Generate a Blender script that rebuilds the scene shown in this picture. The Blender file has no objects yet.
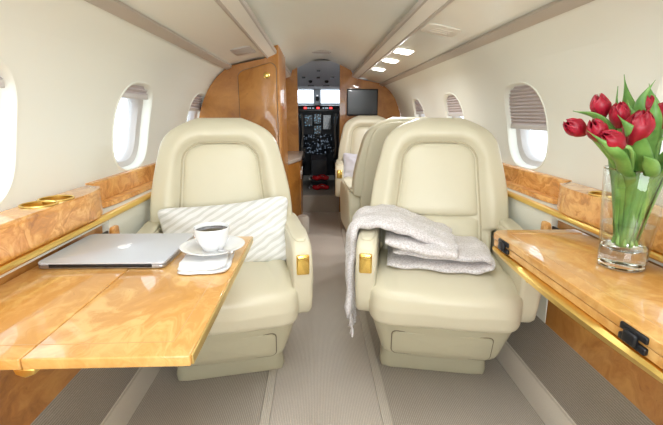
import bpy, bmesh, math, random
from mathutils import Vector, Matrix, noise
random.seed(7)
PI = math.pi
def R(d): return math.radians(d)
scene = bpy.context.scene
COL = scene.collection

# ------------------------------------------------------------------ camera
cam = bpy.data.cameras.new('camera'); camo = bpy.data.objects.new('camera', cam); COL.objects.link(camo)
camo.location = (-.06, 0, 1.05)
camo.rotation_euler = (R(90 - 13.9), 0, R(-2.15))
cam.sensor_width = 36; cam.lens = 36 * 400 / 663; cam.clip_start = .02
scene.camera = camo

# ------------------------------------------------------------------ world, light, exposure
w = bpy.data.worlds.new('sky'); scene.world = w; w.use_nodes = True
wn = w.node_tree.nodes; wl = w.node_tree.links
bg = wn['Background']; bg.inputs['Color'].default_value = (.84, .93, 1, 1); bg.inputs['Strength'].default_value = 4.5
def area(name, loc, rot, sx, sy, power, col=(1, 1, 1)):
    l = bpy.data.lights.new(name, 'AREA'); l.shape = 'RECTANGLE'; l.size = sx; l.size_y = sy
    l.energy = power; l.color = col
    o = bpy.data.objects.new(name, l); COL.objects.link(o); o.location = loc; o.rotation_euler = rot
    return o
area('overhead_fill_light', (0, .55, 1.545), (0, 0, 0), .4, 1.7, 19, (.87, .945, 1))  # added fill overhead, out of view, to even out the cabin brightness
area('aft_fill_light', (0, -1.35, .95), (R(113), 0, 0), 1.3, .8, 42, (.87, .945, 1))  # added fill behind the camera, tilted up to brighten the ceiling
scene.view_settings.view_transform = 'Standard'
scene.view_settings.look = 'None'
scene.view_settings.gamma = 1
scene.view_settings.use_curve_mapping = False
scene.view_settings.exposure = -.36
scene.cycles.max_bounces = 10; scene.cycles.diffuse_bounces = 6; scene.cycles.transparent_max_bounces = 12
scene.cycles.transmission_bounces = 8
scene.cycles.use_denoising = True
scene.cycles.sample_clamp_indirect = 6
scene.cycles.caustics_refractive = False

# ------------------------------------------------------------------ materials
def mat(name, col, rough=.5, metal=0, coat=0, emis=None, es=0, trans=0, ior=1.45, sheen=0, coat_rough=.03):
    m = bpy.data.materials.new(name); m.use_nodes = True
    b = m.node_tree.nodes['Principled BSDF']
    b.inputs['Base Color'].default_value = (*col, 1); b.inputs['Roughness'].default_value = rough
    b.inputs['Metallic'].default_value = metal; b.inputs['Coat Weight'].default_value = coat
    b.inputs['Coat Roughness'].default_value = coat_rough
    b.inputs['Transmission Weight'].default_value = trans; b.inputs['IOR'].default_value = ior
    b.inputs['Sheen Weight'].default_value = sheen
    if emis: b.inputs['Emission Color'].default_value = (*emis, 1); b.inputs['Emission Strength'].default_value = es
    return m
def nd(m, t, **k):
    n = m.node_tree.nodes.new(t)
    for a, v in k.items():
        if a in n.inputs: n.inputs[a].default_value = v
        else: setattr(n, a, v)
    return n
def lk(m, a, ao, b, bi): m.node_tree.links.new(a.outputs[ao], b.inputs[bi])
def coords(m, scale=(1, 1, 1), rot=(0, 0, 0), which='Object'):
    tc = nd(m, 'ShaderNodeTexCoord'); mp = nd(m, 'ShaderNodeMapping')
    mp.inputs['Scale'].default_value = scale; mp.inputs['Rotation'].default_value = rot
    lk(m, tc, which, mp, 'Vector'); return mp
def ramp(m, stops):
    r = nd(m, 'ShaderNodeValToRGB'); e = r.color_ramp.elements
    while len(e) < len(stops): e.new(.5)
    for i, (p, c) in enumerate(stops): e[i].position = p; e[i].color = (*c, 1)
    return r
def bump(m, src, out, strength, dist=.01):
    b = nd(m, 'ShaderNodeBump'); b.inputs['Strength'].default_value = strength; b.inputs['Distance'].default_value = dist
    lk(m, src, out, b, 'Height'); lk(m, b, 'Normal', m.node_tree.nodes['Principled BSDF'], 'Normal'); return b
def noisy(m, scale, strength, dist=.002, detail=4, sc=(1, 1, 1)):
    mp = coords(m, sc); n = nd(m, 'ShaderNodeTexNoise', Scale=scale, Detail=detail)
    lk(m, mp, 'Vector', n, 'Vector'); bump(m, n, 'Fac', strength, dist); return n
def leather(name, col):
    m = mat(name, col, .33); mp = coords(m)
    v = nd(m, 'ShaderNodeTexVoronoi', Scale=420); n = nd(m, 'ShaderNodeTexNoise', Scale=9, Detail=3)
    lk(m, mp, 'Vector', v, 'Vector'); lk(m, mp, 'Vector', n, 'Vector')
    a = nd(m, 'ShaderNodeMath', operation='MULTIPLY_ADD'); lk(m, v, 'Distance', a, 0); a.inputs[1].default_value = .12
    lk(m, n, 'Fac', a, 2); bump(m, a, 'Value', .25, .006); return m
def burl(name, dark, mid, light, scale=7, rough=.12, coat=1, rot=(0, 0, 0)):
    m = mat(name, mid, .45, coat=coat, coat_rough=.04)
    mp = coords(m, (1, .7, 1), rot)
    n0 = nd(m, 'ShaderNodeTexNoise', Scale=scale * .7, Detail=3, Distortion=.8)
    lk(m, mp, 'Vector', n0, 'Vector')
    mx = nd(m, 'ShaderNodeMixRGB', blend_type='ADD'); mx.inputs[0].default_value = .32
    lk(m, mp, 'Vector', mx, 1); lk(m, n0, 'Color', mx, 2)
    n = nd(m, 'ShaderNodeTexNoise', Scale=scale, Detail=9, Roughness=.66, Distortion=.55); lk(m, mx, 'Color', n, 'Vector')
    r = ramp(m, [(.28, dark), (.46, mid), (.62, light), (.8, tuple(min(1, c * 1.12) for c in light))]); lk(m, n, 'Fac', r, 'Fac')
    v = nd(m, 'ShaderNodeTexVoronoi', Scale=scale * 3.4); lk(m, mx, 'Color', v, 'Vector')
    rv = ramp(m, [(0, (.45, .35, .25)), (.09, (1, 1, 1))]); lk(m, v, 'Distance', rv, 'Fac')
    f = nd(m, 'ShaderNodeMixRGB', blend_type='MULTIPLY'); f.inputs[0].default_value = .55
    lk(m, r, 'Color', f, 1); lk(m, rv, 'Color', f, 2)
    lk(m, f, 'Color', m.node_tree.nodes['Principled BSDF'], 'Base Color'); return m
def carpet(name, c1, c2, axis=0, freq=150):
    m = mat(name, c1, .95, sheen=.2)
    sc = (1, .15, 1) if axis == 0 else (.15, 1, 1)
    mp = coords(m)
    wv = nd(m, 'ShaderNodeTexWave', Scale=freq / 6.283 * 2, Distortion=1.2, Detail=2)
    wv.bands_direction = 'X' if axis == 0 else 'Z'; wv.inputs['Detail Scale'].default_value = 3
    lk(m, mp, 'Vector', wv, 'Vector')
    n = nd(m, 'ShaderNodeTexNoise', Scale=260, Detail=2); lk(m, mp, 'Vector', n, 'Vector')
    n2 = nd(m, 'ShaderNodeTexNoise', Scale=3, Detail=3); lk(m, mp, 'Vector', n2, 'Vector')
    a = nd(m, 'ShaderNodeMath', operation='MULTIPLY_ADD'); lk(m, n, 'Fac', a, 0); a.inputs[1].default_value = .7; lk(m, wv, 'Fac', a, 2)
    b = nd(m, 'ShaderNodeMath', operation='MULTIPLY_ADD'); lk(m, n2, 'Fac', b, 0); b.inputs[1].default_value = .6; lk(m, a, 'Value', b, 2)
    r = ramp(m, [(.35, c2), (1.0, c1)]); mr = nd(m, 'ShaderNodeMath', operation='MULTIPLY'); mr.inputs[1].default_value = .55
    lk(m, b, 'Value', mr, 0); lk(m, mr, 'Value', r, 'Fac')
    lk(m, r, 'Color', m.node_tree.nodes['Principled BSDF'], 'Base Color'); bump(m, a, 'Value', .5, .003); return m
M = {}
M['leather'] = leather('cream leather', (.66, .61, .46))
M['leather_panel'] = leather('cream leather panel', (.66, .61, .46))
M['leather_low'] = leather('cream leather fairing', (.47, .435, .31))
M['leather_tan'] = leather('tan leather', (.50, .42, .30))
M['wall'] = mat('cream wall panel', (.84, .852, .785), .55); noisy(M['wall'], 500, .05, .001)
M['liner'] = mat('cream headliner', (.85, .845, .77), .6); noisy(M['liner'], 500, .05, .001)
M['psu'] = mat('cream gloss ceiling panel', (.84, .852, .785), .18)
M['taupe'] = mat('taupe trim', (.48, .42, .36), .4)
M['cream_trim'] = mat('pale cream trim', (.84, .79, .70), .3)
M['taupe_dark'] = mat('dark webbing', (.10, .09, .08), .7)
M['grey'] = mat('grey vent', (.50, .46, .43), .4)
M['white_frame'] = mat('pale window frame', (.60, .57, .55), .4)
M['burl_light'] = burl('golden burl veneer', (.56, .26, .055), (.62, .30, .068), (.76, .45, .15), 9)
M['burl_mid'] = burl('amber burl veneer', (.40, .15, .03), (.68, .29, .06), (.88, .49, .16), 15)
M['burl_deep'] = burl('deep amber burl veneer', (.27, .095, .018), (.47, .195, .04), (.61, .30, .075), 6)
M['cherry'] = burl('cabinet veneer', (.25, .08, .013), (.41, .16, .026), (.53, .235, .048), 3.2, coat=.5)
M['inlay'] = mat('inlay line', (.62, .34, .12), .3, coat=.8)
M['gold'] = mat('polished gold', (.95, .68, .20), .16, 1)
M['gold_matte'] = mat('brushed gold', (.95, .67, .20), .30, 1)
M['brass_edge'] = mat('brass edge', (.80, .58, .22), .28, .8)
M['carpet'] = carpet('taupe ribbed carpet', (.56, .50, .43), (.34, .295, .24))
M['carpet_run'] = carpet('runner ribbed carpet', (.70, .63, .555), (.48, .42, .36), freq=170)
M['carpet_side'] = carpet('sidewall ribbed carpet', (.40, .35, .29), (.23, .195, .155), axis=1)
M['carpet_edge'] = carpet('carpet binding', (.66, .60, .52), (.5, .45, .38))
M['black'] = mat('black plastic', (.012, .012, .014), .35)
M['black_metal'] = mat('black hinge metal', (.03, .03, .034), .3, .6)
M['dark'] = mat('dark cockpit grey', (.03, .032, .038), .55)
M['cock_grey'] = mat('cockpit liner grey', (.72, .745, .79), .6)
M['screen'] = mat('dark screen', (.016, .018, .022), .25, coat=.3)
M['alu'] = mat('silver aluminium', (.60, .62, .665), .38, .2)
M['alu_dark'] = mat('aluminium side', (.42, .42, .44), .35, .9)
M['logo'] = mat('white logo', (.97, .97, .98), .2)
M['ceramic'] = mat('white ceramic', (.78, .78, .785), .12, coat=.6)
M['coffee'] = mat('black coffee', (.018, .008, .004), .03)
M['napkin'] = mat('white linen', (.74, .74, .745), .85); noisy(M['napkin'], 420, .4, .001)
M['marble'] = mat('grey brown stone', (.48, .40, .34), .25); 
M['red'] = mat('red fabric', (.62, .012, .02), .5)
M['steel'] = mat('steel', (.7, .7, .72), .3, 1)
M['red_lamp'] = mat('red lamp', (.8, .02, .02), .4, emis=(1, .05, .05), es=4)
M['disp'] = mat('lit display', (.02, .05, .07), .3, emis=(.16, .42, .55), es=.8)
M['disp_white'] = mat('lit white legend', (.3, .3, .3), .3, emis=(.6, .75, .9), es=.9)
def glyphs(name, col, strength, sx, sz, thr):
    m = mat(name, (.012, .016, .022), .3)
    mp = coords(m, (sx, 1, sz)); wn_ = nd(m, 'ShaderNodeTexWhiteNoise', noise_dimensions='3D')
    fl = nd(m, 'ShaderNodeVectorMath', operation='FLOOR'); lk(m, mp, 'Vector', fl, 0); lk(m, fl, 'Vector', wn_, 'Vector')
    g = nd(m, 'ShaderNodeMath', operation='GREATER_THAN'); g.inputs[1].default_value = thr; lk(m, wn_, 'Value', g, 0)
    mu = nd(m, 'ShaderNodeMath', operation='MULTIPLY'); mu.inputs[1].default_value = strength; lk(m, g, 'Value', mu, 0)
    b = m.node_tree.nodes['Principled BSDF']; b.inputs['Emission Color'].default_value = (*col, 1); lk(m, mu, 'Value', b, 'Emission Strength')
    return m
M['disp_g'] = glyphs('flight display', (.2, .45, .65), .5, 80, 120, .82)
M['legend_g'] = glyphs('lit switch legends', (.55, .7, .9), .35, 95, 110, .90)
M['lamp'] = mat('glowing glint plate', (1, 1, 1), .3, emis=(1, .98, .93), es=9)  # emission stands in for bright reflections on the ceiling panel
M['shade'] = mat('mauve pleated shade', (.56, .50, .50), .8)
M['seam_dark'] = mat('shadowed seam', (.16, .13, .09), .8)
M['piping'] = mat('seam thread', (.48, .42, .29), .6)
# throw
m = M['throw'] = mat('heathered white throw', (.72, .68, .68), .95, sheen=.4)
mp = coords(m); n = nd(m, 'ShaderNodeTexNoise', Scale=170, Detail=3); lk(m, mp, 'Vector', n, 'Vector')
r = ramp(m, [(.35, (.56, .51, .50)), (.6, (.78, .745, .75))]); lk(m, n, 'Fac', r, 'Fac')
lk(m, r, 'Color', m.node_tree.nodes['Principled BSDF'], 'Base Color'); bump(m, n, 'Fac', .6, .004)
# striped pillow
m = M['pillow'] = mat('white striped pillow cloth', (.8, .8, .79), .85)
mp = coords(m, (1, 1, 1), (0, R(28), 0))
wv = nd(m, 'ShaderNodeTexWave', Scale=13, Distortion=2.2, Detail=1); wv.bands_direction = 'Z'; wv.inputs['Detail Scale'].default_value = 1.2
lk(m, mp, 'Vector', wv, 'Vector')
r = ramp(m, [(.22, (.68, .68, .65)), (.45, (.83, .83, .82))]); lk(m, wv, 'Fac', r, 'Fac')
lk(m, r, 'Color', m.node_tree.nodes['Principled BSDF'], 'Base Color'); bump(m, wv, 'Fac', .35, .004)
m = M['pillow_grey'] = mat('pale lilac pillow cloth', (.62, .60, .66), .85)
# tulip
m = M['petal'] = mat('crimson petal', (.50, .012, .035), .38); m.node_tree.nodes['Principled BSDF'].inputs['Subsurface Weight'].default_value = .15
mp = coords(m, (1, 1, .25)); n = nd(m, 'ShaderNodeTexNoise', Scale=60, Detail=3); lk(m, mp, 'Vector', n, 'Vector')
r = ramp(m, [(.3, (.20, .002, .010)), (.62, (.42, .006, .028)), (.8, (.55, .025, .06))]); lk(m, n, 'Fac', r, 'Fac')
lk(m, r, 'Color', m.node_tree.nodes['Principled BSDF'], 'Base Color')
m = M['leaf'] = mat('tulip leaf', (.16, .36, .08), .4)
mp = coords(m); n = nd(m, 'ShaderNodeTexNoise', Scale=22, Detail=3); lk(m, mp, 'Vector', n, 'Vector')
r = ramp(m, [(.3, (.07, .20, .035)), (.7, (.22, .42, .10))]); lk(m, n, 'Fac', r, 'Fac')
lk(m, r, 'Color', m.node_tree.nodes['Principled BSDF'], 'Base Color')
M['stem'] = mat('tulip stem', (.26, .48, .13), .4)
def glass(name, tint=(1, 1, 1), gl=.9):
    m = bpy.data.materials.new(name); m.use_nodes = True; nt = m.node_tree
    nt.nodes.remove(nt.nodes['Principled BSDF']); out = nt.nodes['Material Output']
    t = nd(m, 'ShaderNodeBsdfTransparent'); t.inputs['Color'].default_value = (*tint, 1)
    g = nd(m, 'ShaderNodeBsdfGlossy'); g.inputs['Roughness'].default_value = .02; g.inputs['Color'].default_value = (gl, gl, gl, 1)
    f = nd(m, 'ShaderNodeLayerWeight', Blend=.5); x = nd(m, 'ShaderNodeMixShader')
    pw = nd(m, 'ShaderNodeMath', operation='POWER'); lk(m, f, 'Facing', pw, 0); pw.inputs[1].default_value = 4.0
    ma = nd(m, 'ShaderNodeMath', operation='MULTIPLY_ADD'); lk(m, pw, 'Value', ma, 0); ma.inputs[1].default_value = .85; ma.inputs[2].default_value = .05
    lk(m, ma, 'Value', x, 'Fac'); nt.links.new(t.outputs[0], x.inputs[1]); nt.links.new(g.outputs[0], x.inputs[2])
    nt.links.new(x.outputs[0], out.inputs['Surface']); return m
M['pane'] = glass('window pane', (.97, .985, 1))
M['vase_glass'] = glass('vase glass', (.965, .975, .965))
M['crystal'] = mat('solid crystal glass', (1, 1, 1), .0, trans=1, ior=1.46)
M['water'] = glass('water', (.95, .97, .95), .7)

# ------------------------------------------------------------------ helpers
def link(name, me, material=None, parent=None):
    o = bpy.data.objects.new(name, me); COL.objects.link(o)
    if material: me.materials.append(material)
    if parent: o.parent = parent
    return o
def mesh(name, verts, faces, material, parent=None, smooth=True, angle=40):
    me = bpy.data.meshes.new(name); me.from_pydata([tuple(v) for v in verts], [], faces); me.update()
    bm = bmesh.new(); bm.from_mesh(me); bmesh.ops.remove_doubles(bm, verts=bm.verts, dist=1e-6)
    bmesh.ops.recalc_face_normals(bm, faces=bm.faces); bm.to_mesh(me); bm.free()
    if smooth:
        me.shade_smooth()
        if angle: me.set_sharp_from_angle(angle=R(angle))
    return link(name, me, material, parent)
def bmo(name, bm, material, parent=None, angle=40):
    bmesh.ops.recalc_face_normals(bm, faces=bm.faces)
    me = bpy.data.meshes.new(name); bm.to_mesh(me); bm.free(); me.shade_smooth()
    if angle: me.set_sharp_from_angle(angle=R(angle))
    return link(name, me, material, parent)
def tag(o, label=None, cat=None, group=None, kind=None):
    if label: o['label'] = label
    if cat: o['category'] = cat
    if group: o['group'] = group
    if kind: o['kind'] = kind
    return o
def empty(name, loc=(0, 0, 0), rz=0, label=None, cat=None, group=None):
    o = bpy.data.objects.new(name, None); COL.objects.link(o); o.location = loc; o.rotation_euler = (0, 0, rz)
    o.empty_display_size = .05
    return tag(o, label, cat, group)
def kids(o): return [c for c in bpy.data.objects if c.parent == o]
def copy_tree(o, parent=None):
    ch = kids(o); c = o.copy(); COL.objects.link(c)
    if parent: c.parent = parent
    for k in ch: copy_tree(k, c)
    return c
def bbox(bm, x0, x1, y0, y1, z0, z1, bev=0, seg=3):
    r = bmesh.ops.create_cube(bm, size=1)
    vs = r['verts']
    for v in vs: v.co = Vector(((x0 + x1) / 2 + v.co.x * (x1 - x0), (y0 + y1) / 2 + v.co.y * (y1 - y0), (z0 + z1) / 2 + v.co.z * (z1 - z0)))
    if bev:
        es = list({e for v in vs for e in v.link_edges})
        bmesh.ops.bevel(bm, geom=es, offset=bev, segments=seg, affect='EDGES', profile=.5)
def box(name, x0, x1, y0, y1, z0, z1, material, parent=None, bev=0, seg=3):
    bm = bmesh.new(); bbox(bm, x0, x1, y0, y1, z0, z1, bev, seg); return bmo(name, bm, material, parent)
def boxes(name, lst, material, parent=None, bev=0, seg=2):
    bm = bmesh.new()
    for b in lst: bbox(bm, *b, bev=bev, seg=seg)
    return bmo(name, bm, material, parent)
def prism(name, poly, axis, a, b, material, parent=None, bev=0, seg=3, angle=40):
    """poly = 2D outline, extruded along axis from a to b"""
    def P(u, v, t): return {'x': (t, u, v), 'y': (u, t, v), 'z': (u, v, t)}[axis]
    bm = bmesh.new(); A = [bm.verts.new(P(u, v, a)) for u, v in poly]; B = [bm.verts.new(P(u, v, b)) for u, v in poly]
    f1 = bm.faces.new(A); f2 = bm.faces.new(B[::-1]); n = len(poly)
    for i in range(n): bm.faces.new((A[i], A[(i + 1) % n], B[(i + 1) % n], B[i]))
    if bev: bmesh.ops.bevel(bm, geom=list(f1.edges) + list(f2.edges), offset=bev, segments=seg, affect='EDGES', profile=.5)
    return bmo(name, bm, material, parent, angle)
def rrect(x0, x1, y0, y1, r, n=6):
    p = []
    for cx, cy, a0 in ((x1 - r, y1 - r, 0), (x0 + r, y1 - r, 90), (x0 + r, y0 + r, 180), (x1 - r, y0 + r, 270)):
        for i in range(n + 1):
            a = R(a0 + 90 * i / n); p.append((cx + r * math.cos(a), cy + r * math.sin(a)))
    return p
def lathe_v(profile, c=(0, 0, 0), seg=48, fn=None):
    V = []; Fc = []
    for i, (r, z) in enumerate(profile):
        for k in range(seg):
            a = 2 * PI * k / seg; V.append((c[0] + r * math.cos(a), c[1] + r * math.sin(a), c[2] + z))
    for i in range(len(profile) - 1):
        for k in range(seg):
            Fc.append((i * seg + k, i * seg + (k + 1) % seg, (i + 1) * seg + (k + 1) % seg, (i + 1) * seg + k))
    return V, Fc
def lathe(name, profile, material, parent=None, c=(0, 0, 0), seg=48, cap=True, angle=50):
    V, Fc = lathe_v(profile, c, seg)
    if cap:
        n = len(profile)
        Fc.append(tuple(range(seg))[::-1]); Fc.append(tuple((n - 1) * seg + k for k in range(seg)))
    return mesh(name, V, Fc, material, parent, angle=angle)
def tube_v(pts, rad, seg=10, cap=True):
    pts = [Vector(p) for p in pts]; V = []; Fc = []; up = None
    for i, p in enumerate(pts):
        d = (pts[min(i + 1, len(pts) - 1)] - pts[max(i - 1, 0)]).normalized()
        if up is None: up = Vector((0, 0, 1)) if abs(d.z) < .9 else Vector((0, 1, 0))
        a = d.cross(up).normalized(); up = a.cross(d).normalized()
        r = rad[i] if isinstance(rad, (list, tuple)) else rad
        for k in range(seg):
            t = 2 * PI * k / seg; V.append(p + a * (r * math.cos(t)) + up * (r * math.sin(t)))
    for i in range(len(pts) - 1):
        for k in range(seg): Fc.append((i * seg + k, i * seg + (k + 1) % seg, (i + 1) * seg + (k + 1) % seg, (i + 1) * seg + k))
    if cap: Fc.append(tuple(range(seg))[::-1]); Fc.append(tuple((len(pts) - 1) * seg + k for k in range(seg)))
    return V, Fc
def tube(name, pts, rad, material, parent=None, seg=10): 
    V, Fc = tube_v(pts, rad, seg); return mesh(name, V, Fc, material, parent)
def merge(parts):
    V = []; Fc = []
    for v, f in parts:
        o = len(V); V += list(v); Fc += [tuple(i + o for i in q) for q in f]
    return V, Fc
def soft_v(h, n=14, k=5, fn=None):
    """rounded, slightly bulging block with half sizes h; fn(unit point, point) deforms it"""
    bm = bmesh.new(); bmesh.ops.create_cube(bm, size=2)
    bmesh.ops.subdivide_edges(bm, edges=bm.edges[:], cuts=n, use_grid_fill=True)
    V = []
    bm.verts.ensure_lookup_table()
    for v in bm.verts:
        u = Vector([math.sin(c * PI / 4) / math.sin(PI / 4) for c in v.co])
        s = (abs(u.x) ** k + abs(u.y) ** k + abs(u.z) ** k) ** (1 / k); u = u / s
        p = Vector((u.x * h[0], u.y * h[1], u.z * h[2]))
        if fn: p = Vector(fn(u, p))
        V.append(p)
    Fc = [tuple(q.index for q in f.verts) for f in bm.faces]; bm.free(); return V, Fc
def soft(name, h, material, parent=None, loc=(0, 0, 0), n=14, k=5, fn=None):
    V, Fc = soft_v(h, n, k, fn); V = [v + Vector(loc) for v in V]
    return mesh(name, V, Fc, material, parent, angle=0)
def catmull(pts, n=8):
    pts = [Vector(p) for p in pts]; P = [pts[0] * 2 - pts[1]] + pts + [pts[-1] * 2 - pts[-2]]; out = []
    for i in range(1, len(P) - 2):
        for j in range(n):
            t = j / n; a, b, c, d = P[i - 1], P[i], P[i + 1], P[i + 2]
            out.append(.5 * ((2 * b) + (c - a) * t + (2 * a - 5 * b + 4 * c - d) * t * t + (3 * b - a - 3 * c + d) * t ** 3))
    out.append(pts[-1]); return out
def sstep(a, b, x):
    t = max(0, min(1, (x - a) / (b - a))); return t * t * (3 - 2 * t)
def boolcut(o, cutters, op='DIFFERENCE'):
    for c in cutters:
        md = o.modifiers.new('b', 'BOOLEAN'); md.operation = op; md.solver = 'EXACT'; md.object = c
    dg = bpy.context.evaluated_depsgraph_get(); dg.update()
    me = bpy.data.meshes.new_from_object(o.evaluated_get(dg)); o.modifiers.clear(); o.data = me
    for c in cutters: bpy.data.objects.remove(c, do_unlink=True)
    me.shade_smooth(); me.set_sharp_from_angle(angle=R(35))
def S(o): o['kind'] = 'structure'; return o

# ------------------------------------------------------------------ cabin shell
Y0, Y1 = -1.6, 4.25
prof = catmull([(.846, .74, 0), (.850, .84, 0), (.838, .95, 0), (.813, 1.06, 0), (.768, 1.17, 0), (.700, 1.27, 0), (.61, 1.345, 0)], 10)
def wall_x(z):
    for a, b in zip(prof, prof[1:]):
        if a.y <= z <= b.y: return a.x + (b.x - a.x) * (z - a.y) / (b.y - a.y)
    return prof[0].x if z < prof[0].y else prof[-1].x
WIN = [-.795, .055, .905, 1.745, 2.625, 3.505]
ZC, HZ, HY = .995, .175, .166          # window centre height and half sizes of the opening
def wcontour(a, sc=1.0, dz=0):
    k = 2.0 / 2.9; c, s = math.cos(a), math.sin(a)
    return (HY * sc * math.copysign(abs(c) ** k, c), ZC + dz + HZ * sc * math.copysign(abs(s) ** k, s))
NA = 64; CY, CZ0, CZ1 = .25, .78, 1.24
def side_wall(sgn, name):
    V = []; Fc = []
    def quadgrid(ys, zs):
        o = len(V)
        for y in ys:
            for z in zs: V.append((sgn * wall_x(z), y, z))
        nz = len(zs)
        for i in range(len(ys) - 1):
            for j in range(nz - 1): Fc.append((o + i * nz + j, o + (i + 1) * nz + j, o + (i + 1) * nz + j + 1, o + i * nz + j + 1))
    def lin(a, b, n): return [a + (b - a) * i / n for i in range(n + 1)]
    zt = lin(CZ1, 1.345, 10); zb = lin(.74, CZ0, 3)
    ys = lin(Y0, Y1, 40); quadgrid(ys, zt); quadgrid(ys, zb)
    edges = [Y0]
    ZS = [(CZ0 + CZ1) / 2 + (CZ1 - CZ0) / 2 * math.tan(2 * PI * i / NA) for i in range(-8, 9)]
    W_ = [wy - (.04 if sgn > 0 else 0) for wy in WIN]
    for wy in W_: edges += [wy - CY, wy + CY]
    edges.append(Y1)
    for i in range(0, len(edges), 2):
        if edges[i + 1] > edges[i] + .01: quadgrid(lin(edges[i], edges[i + 1], 6), ZS)
    for wy in W_:
        o = len(V); NR = 7
        for i in range(NA):
            a = 2 * PI * i / NA; iy, iz = wcontour(a)
            # point on the cell rectangle in the same direction
            c, s = math.cos(a), math.sin(a); zc = (CZ0 + CZ1) / 2; hz = (CZ1 - CZ0) / 2
            t = 1 / max(abs(c), abs(s)); oy, oz = CY * c * t, zc + hz * s * t
            for j in range(NR + 1):
                f = j / NR; y = iy + (oy - iy) * f; z = iz + (oz - iz) * f
                V.append((sgn * wall_x(z), wy + y, z))
        for i in range(NA):
            for j in range(NR):
                a0 = o + i * (NR + 1) + j; b0 = o + ((i + 1) % NA) * (NR + 1) + j
                Fc.append((a0, b0, b0 + 1, a0 + 1))
    # lower side: carpeted kick slope, panel below the ledge
    low = [(.735, 0), (.735, .115), (.775, .30)]
    o = len(V)
    return V, Fc
def window(sgn, wy, num, shade_drop):
    root = S(empty('window_%d' % num))
    # moulded recess: lip on the wall, funnel outward, inner sill ring
    rings = [(1.03, .000), (1.02, -.003), (.995, -.003), (.98, .001), (.965, .010), (.955, .034), (.90, .040), (.83, .044), (.79, .058), (.775, .085)]
    def ringmesh(name, rs, m):
        V = []; Fc = []
        for sc, d in rs:
            for i in range(NA):
                y, z = wcontour(2 * PI * i / NA, sc); V.append((sgn * (wall_x(z) + d), wy + y, z))
        for j in range(len(rs) - 1):
            for i in range(NA): Fc.append((j * NA + i, j * NA + (i + 1) % NA, (j + 1) * NA + (i + 1) % NA, (j + 1) * NA + i))
        return mesh(name, V, Fc, m, root)
    ringmesh('window_surround', rings[:6], M['wall'])
    ringmesh('window_frame', rings[5:], M['white_frame'])
    # pane, a thin curved plate
    V = []; Fc = []
    for lay in (0, 1):
        for j in range(7):
            sc = .79 * (1 - j / 6)
            for i in range(NA):
                y, z = wcontour(2 * PI * i / NA, sc); V.append((sgn * (wall_x(z) + .066 + lay * .004), wy + y, z))
    for lay in (0, 1):
        for j in range(6):
            for i in range(NA):
                a = lay * 7 * NA
                Fc.append((a + j * NA + i, a + j * NA + (i + 1) % NA, a + (j + 1) * NA + (i + 1) % NA, a + (j + 1) * NA + i))
    mesh('pane', V, Fc, M['pane'], root)
    # pleated shade
    zt = ZC + HZ * .945; zb = zt - shade_drop * HZ * 1.8; n = max(2, int((zt - zb) / .0135)); V = []; Fc = []
    def halfw(z):
        q = min(1, abs(z - ZC) / (HZ * .955)); return HY * .955 * (1 - q ** 2.9) ** (1 / 2.9)
    for i in range(2 * n + 1):
        z = zt + (zb - zt) * i / (2 * n); hw = halfw(z); d = .012 + (.009 if i % 2 else 0)
        for y in (-hw, hw):
            V.append((sgn * (wall_x(z) + d), wy + y, z))
    for i in range(2 * n): Fc.append((2 * i, 2 * i + 1, 2 * i + 3, 2 * i + 2))
    sh = mesh('shade', V, Fc, M['shade'], root, smooth=False)
    hw = halfw(zb) ; x = wall_x(zb) + .012
    rail = box('shade_rail', *sorted((sgn * x, sgn * (x + .016))), wy - hw, wy + hw, zb - .02, zb, M['white_frame'], sh, .003)
    return root
for sgn, side in ((-1, 'left'), (1, 'right')):
    V, Fc = side_wall(sgn, side)
    S(mesh('wall_' + side, V, Fc, M['wall'], angle=0))
    # lower sidewall: cream aft-facing stretch and carpeted kick panel
    S(prism('baseboard_' + side, [(sgn * .735, 0), (sgn * .735, .115), (sgn * .775, .30), (sgn * .80, .30), (sgn * .80, -.03), (sgn * .735, -.03)], 'y', Y0, Y1, M['carpet_side']))
    S(prism('trim_1' if sgn < 0 else 'trim_2', [(sgn * .74, 0.001), (sgn * .727, 0.001), (sgn * .727, .108), (sgn * .735, .118), (sgn * .74, .118)], 'y', Y0, Y1, M['carpet_edge']))
    S(prism('wall_%s_lower' % side, [(sgn * .776, .30), (sgn * .765, .60), (sgn * .745, .72), (sgn * .80, .72), (sgn * .80, .30)], 'y', 1.305, Y1, M['wall']))
nw = 0
for sgn in (-1, 1):
    for k, wy in enumerate(WIN):
        nw += 1
        drop = {(-1, 3): .10, (-1, 4): .24, (-1, 2): .10, (1, 3): .50, (1, 4): .34, (1, 2): .45, (1, 5): .3}.get((sgn, k), .15)
        window(sgn, wy - (.04 if sgn > 0 else 0), nw, drop)
S(box('floor', -.80, .80, Y0, Y1 + 2.6, -.03, 0, M['carpet']))
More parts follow.
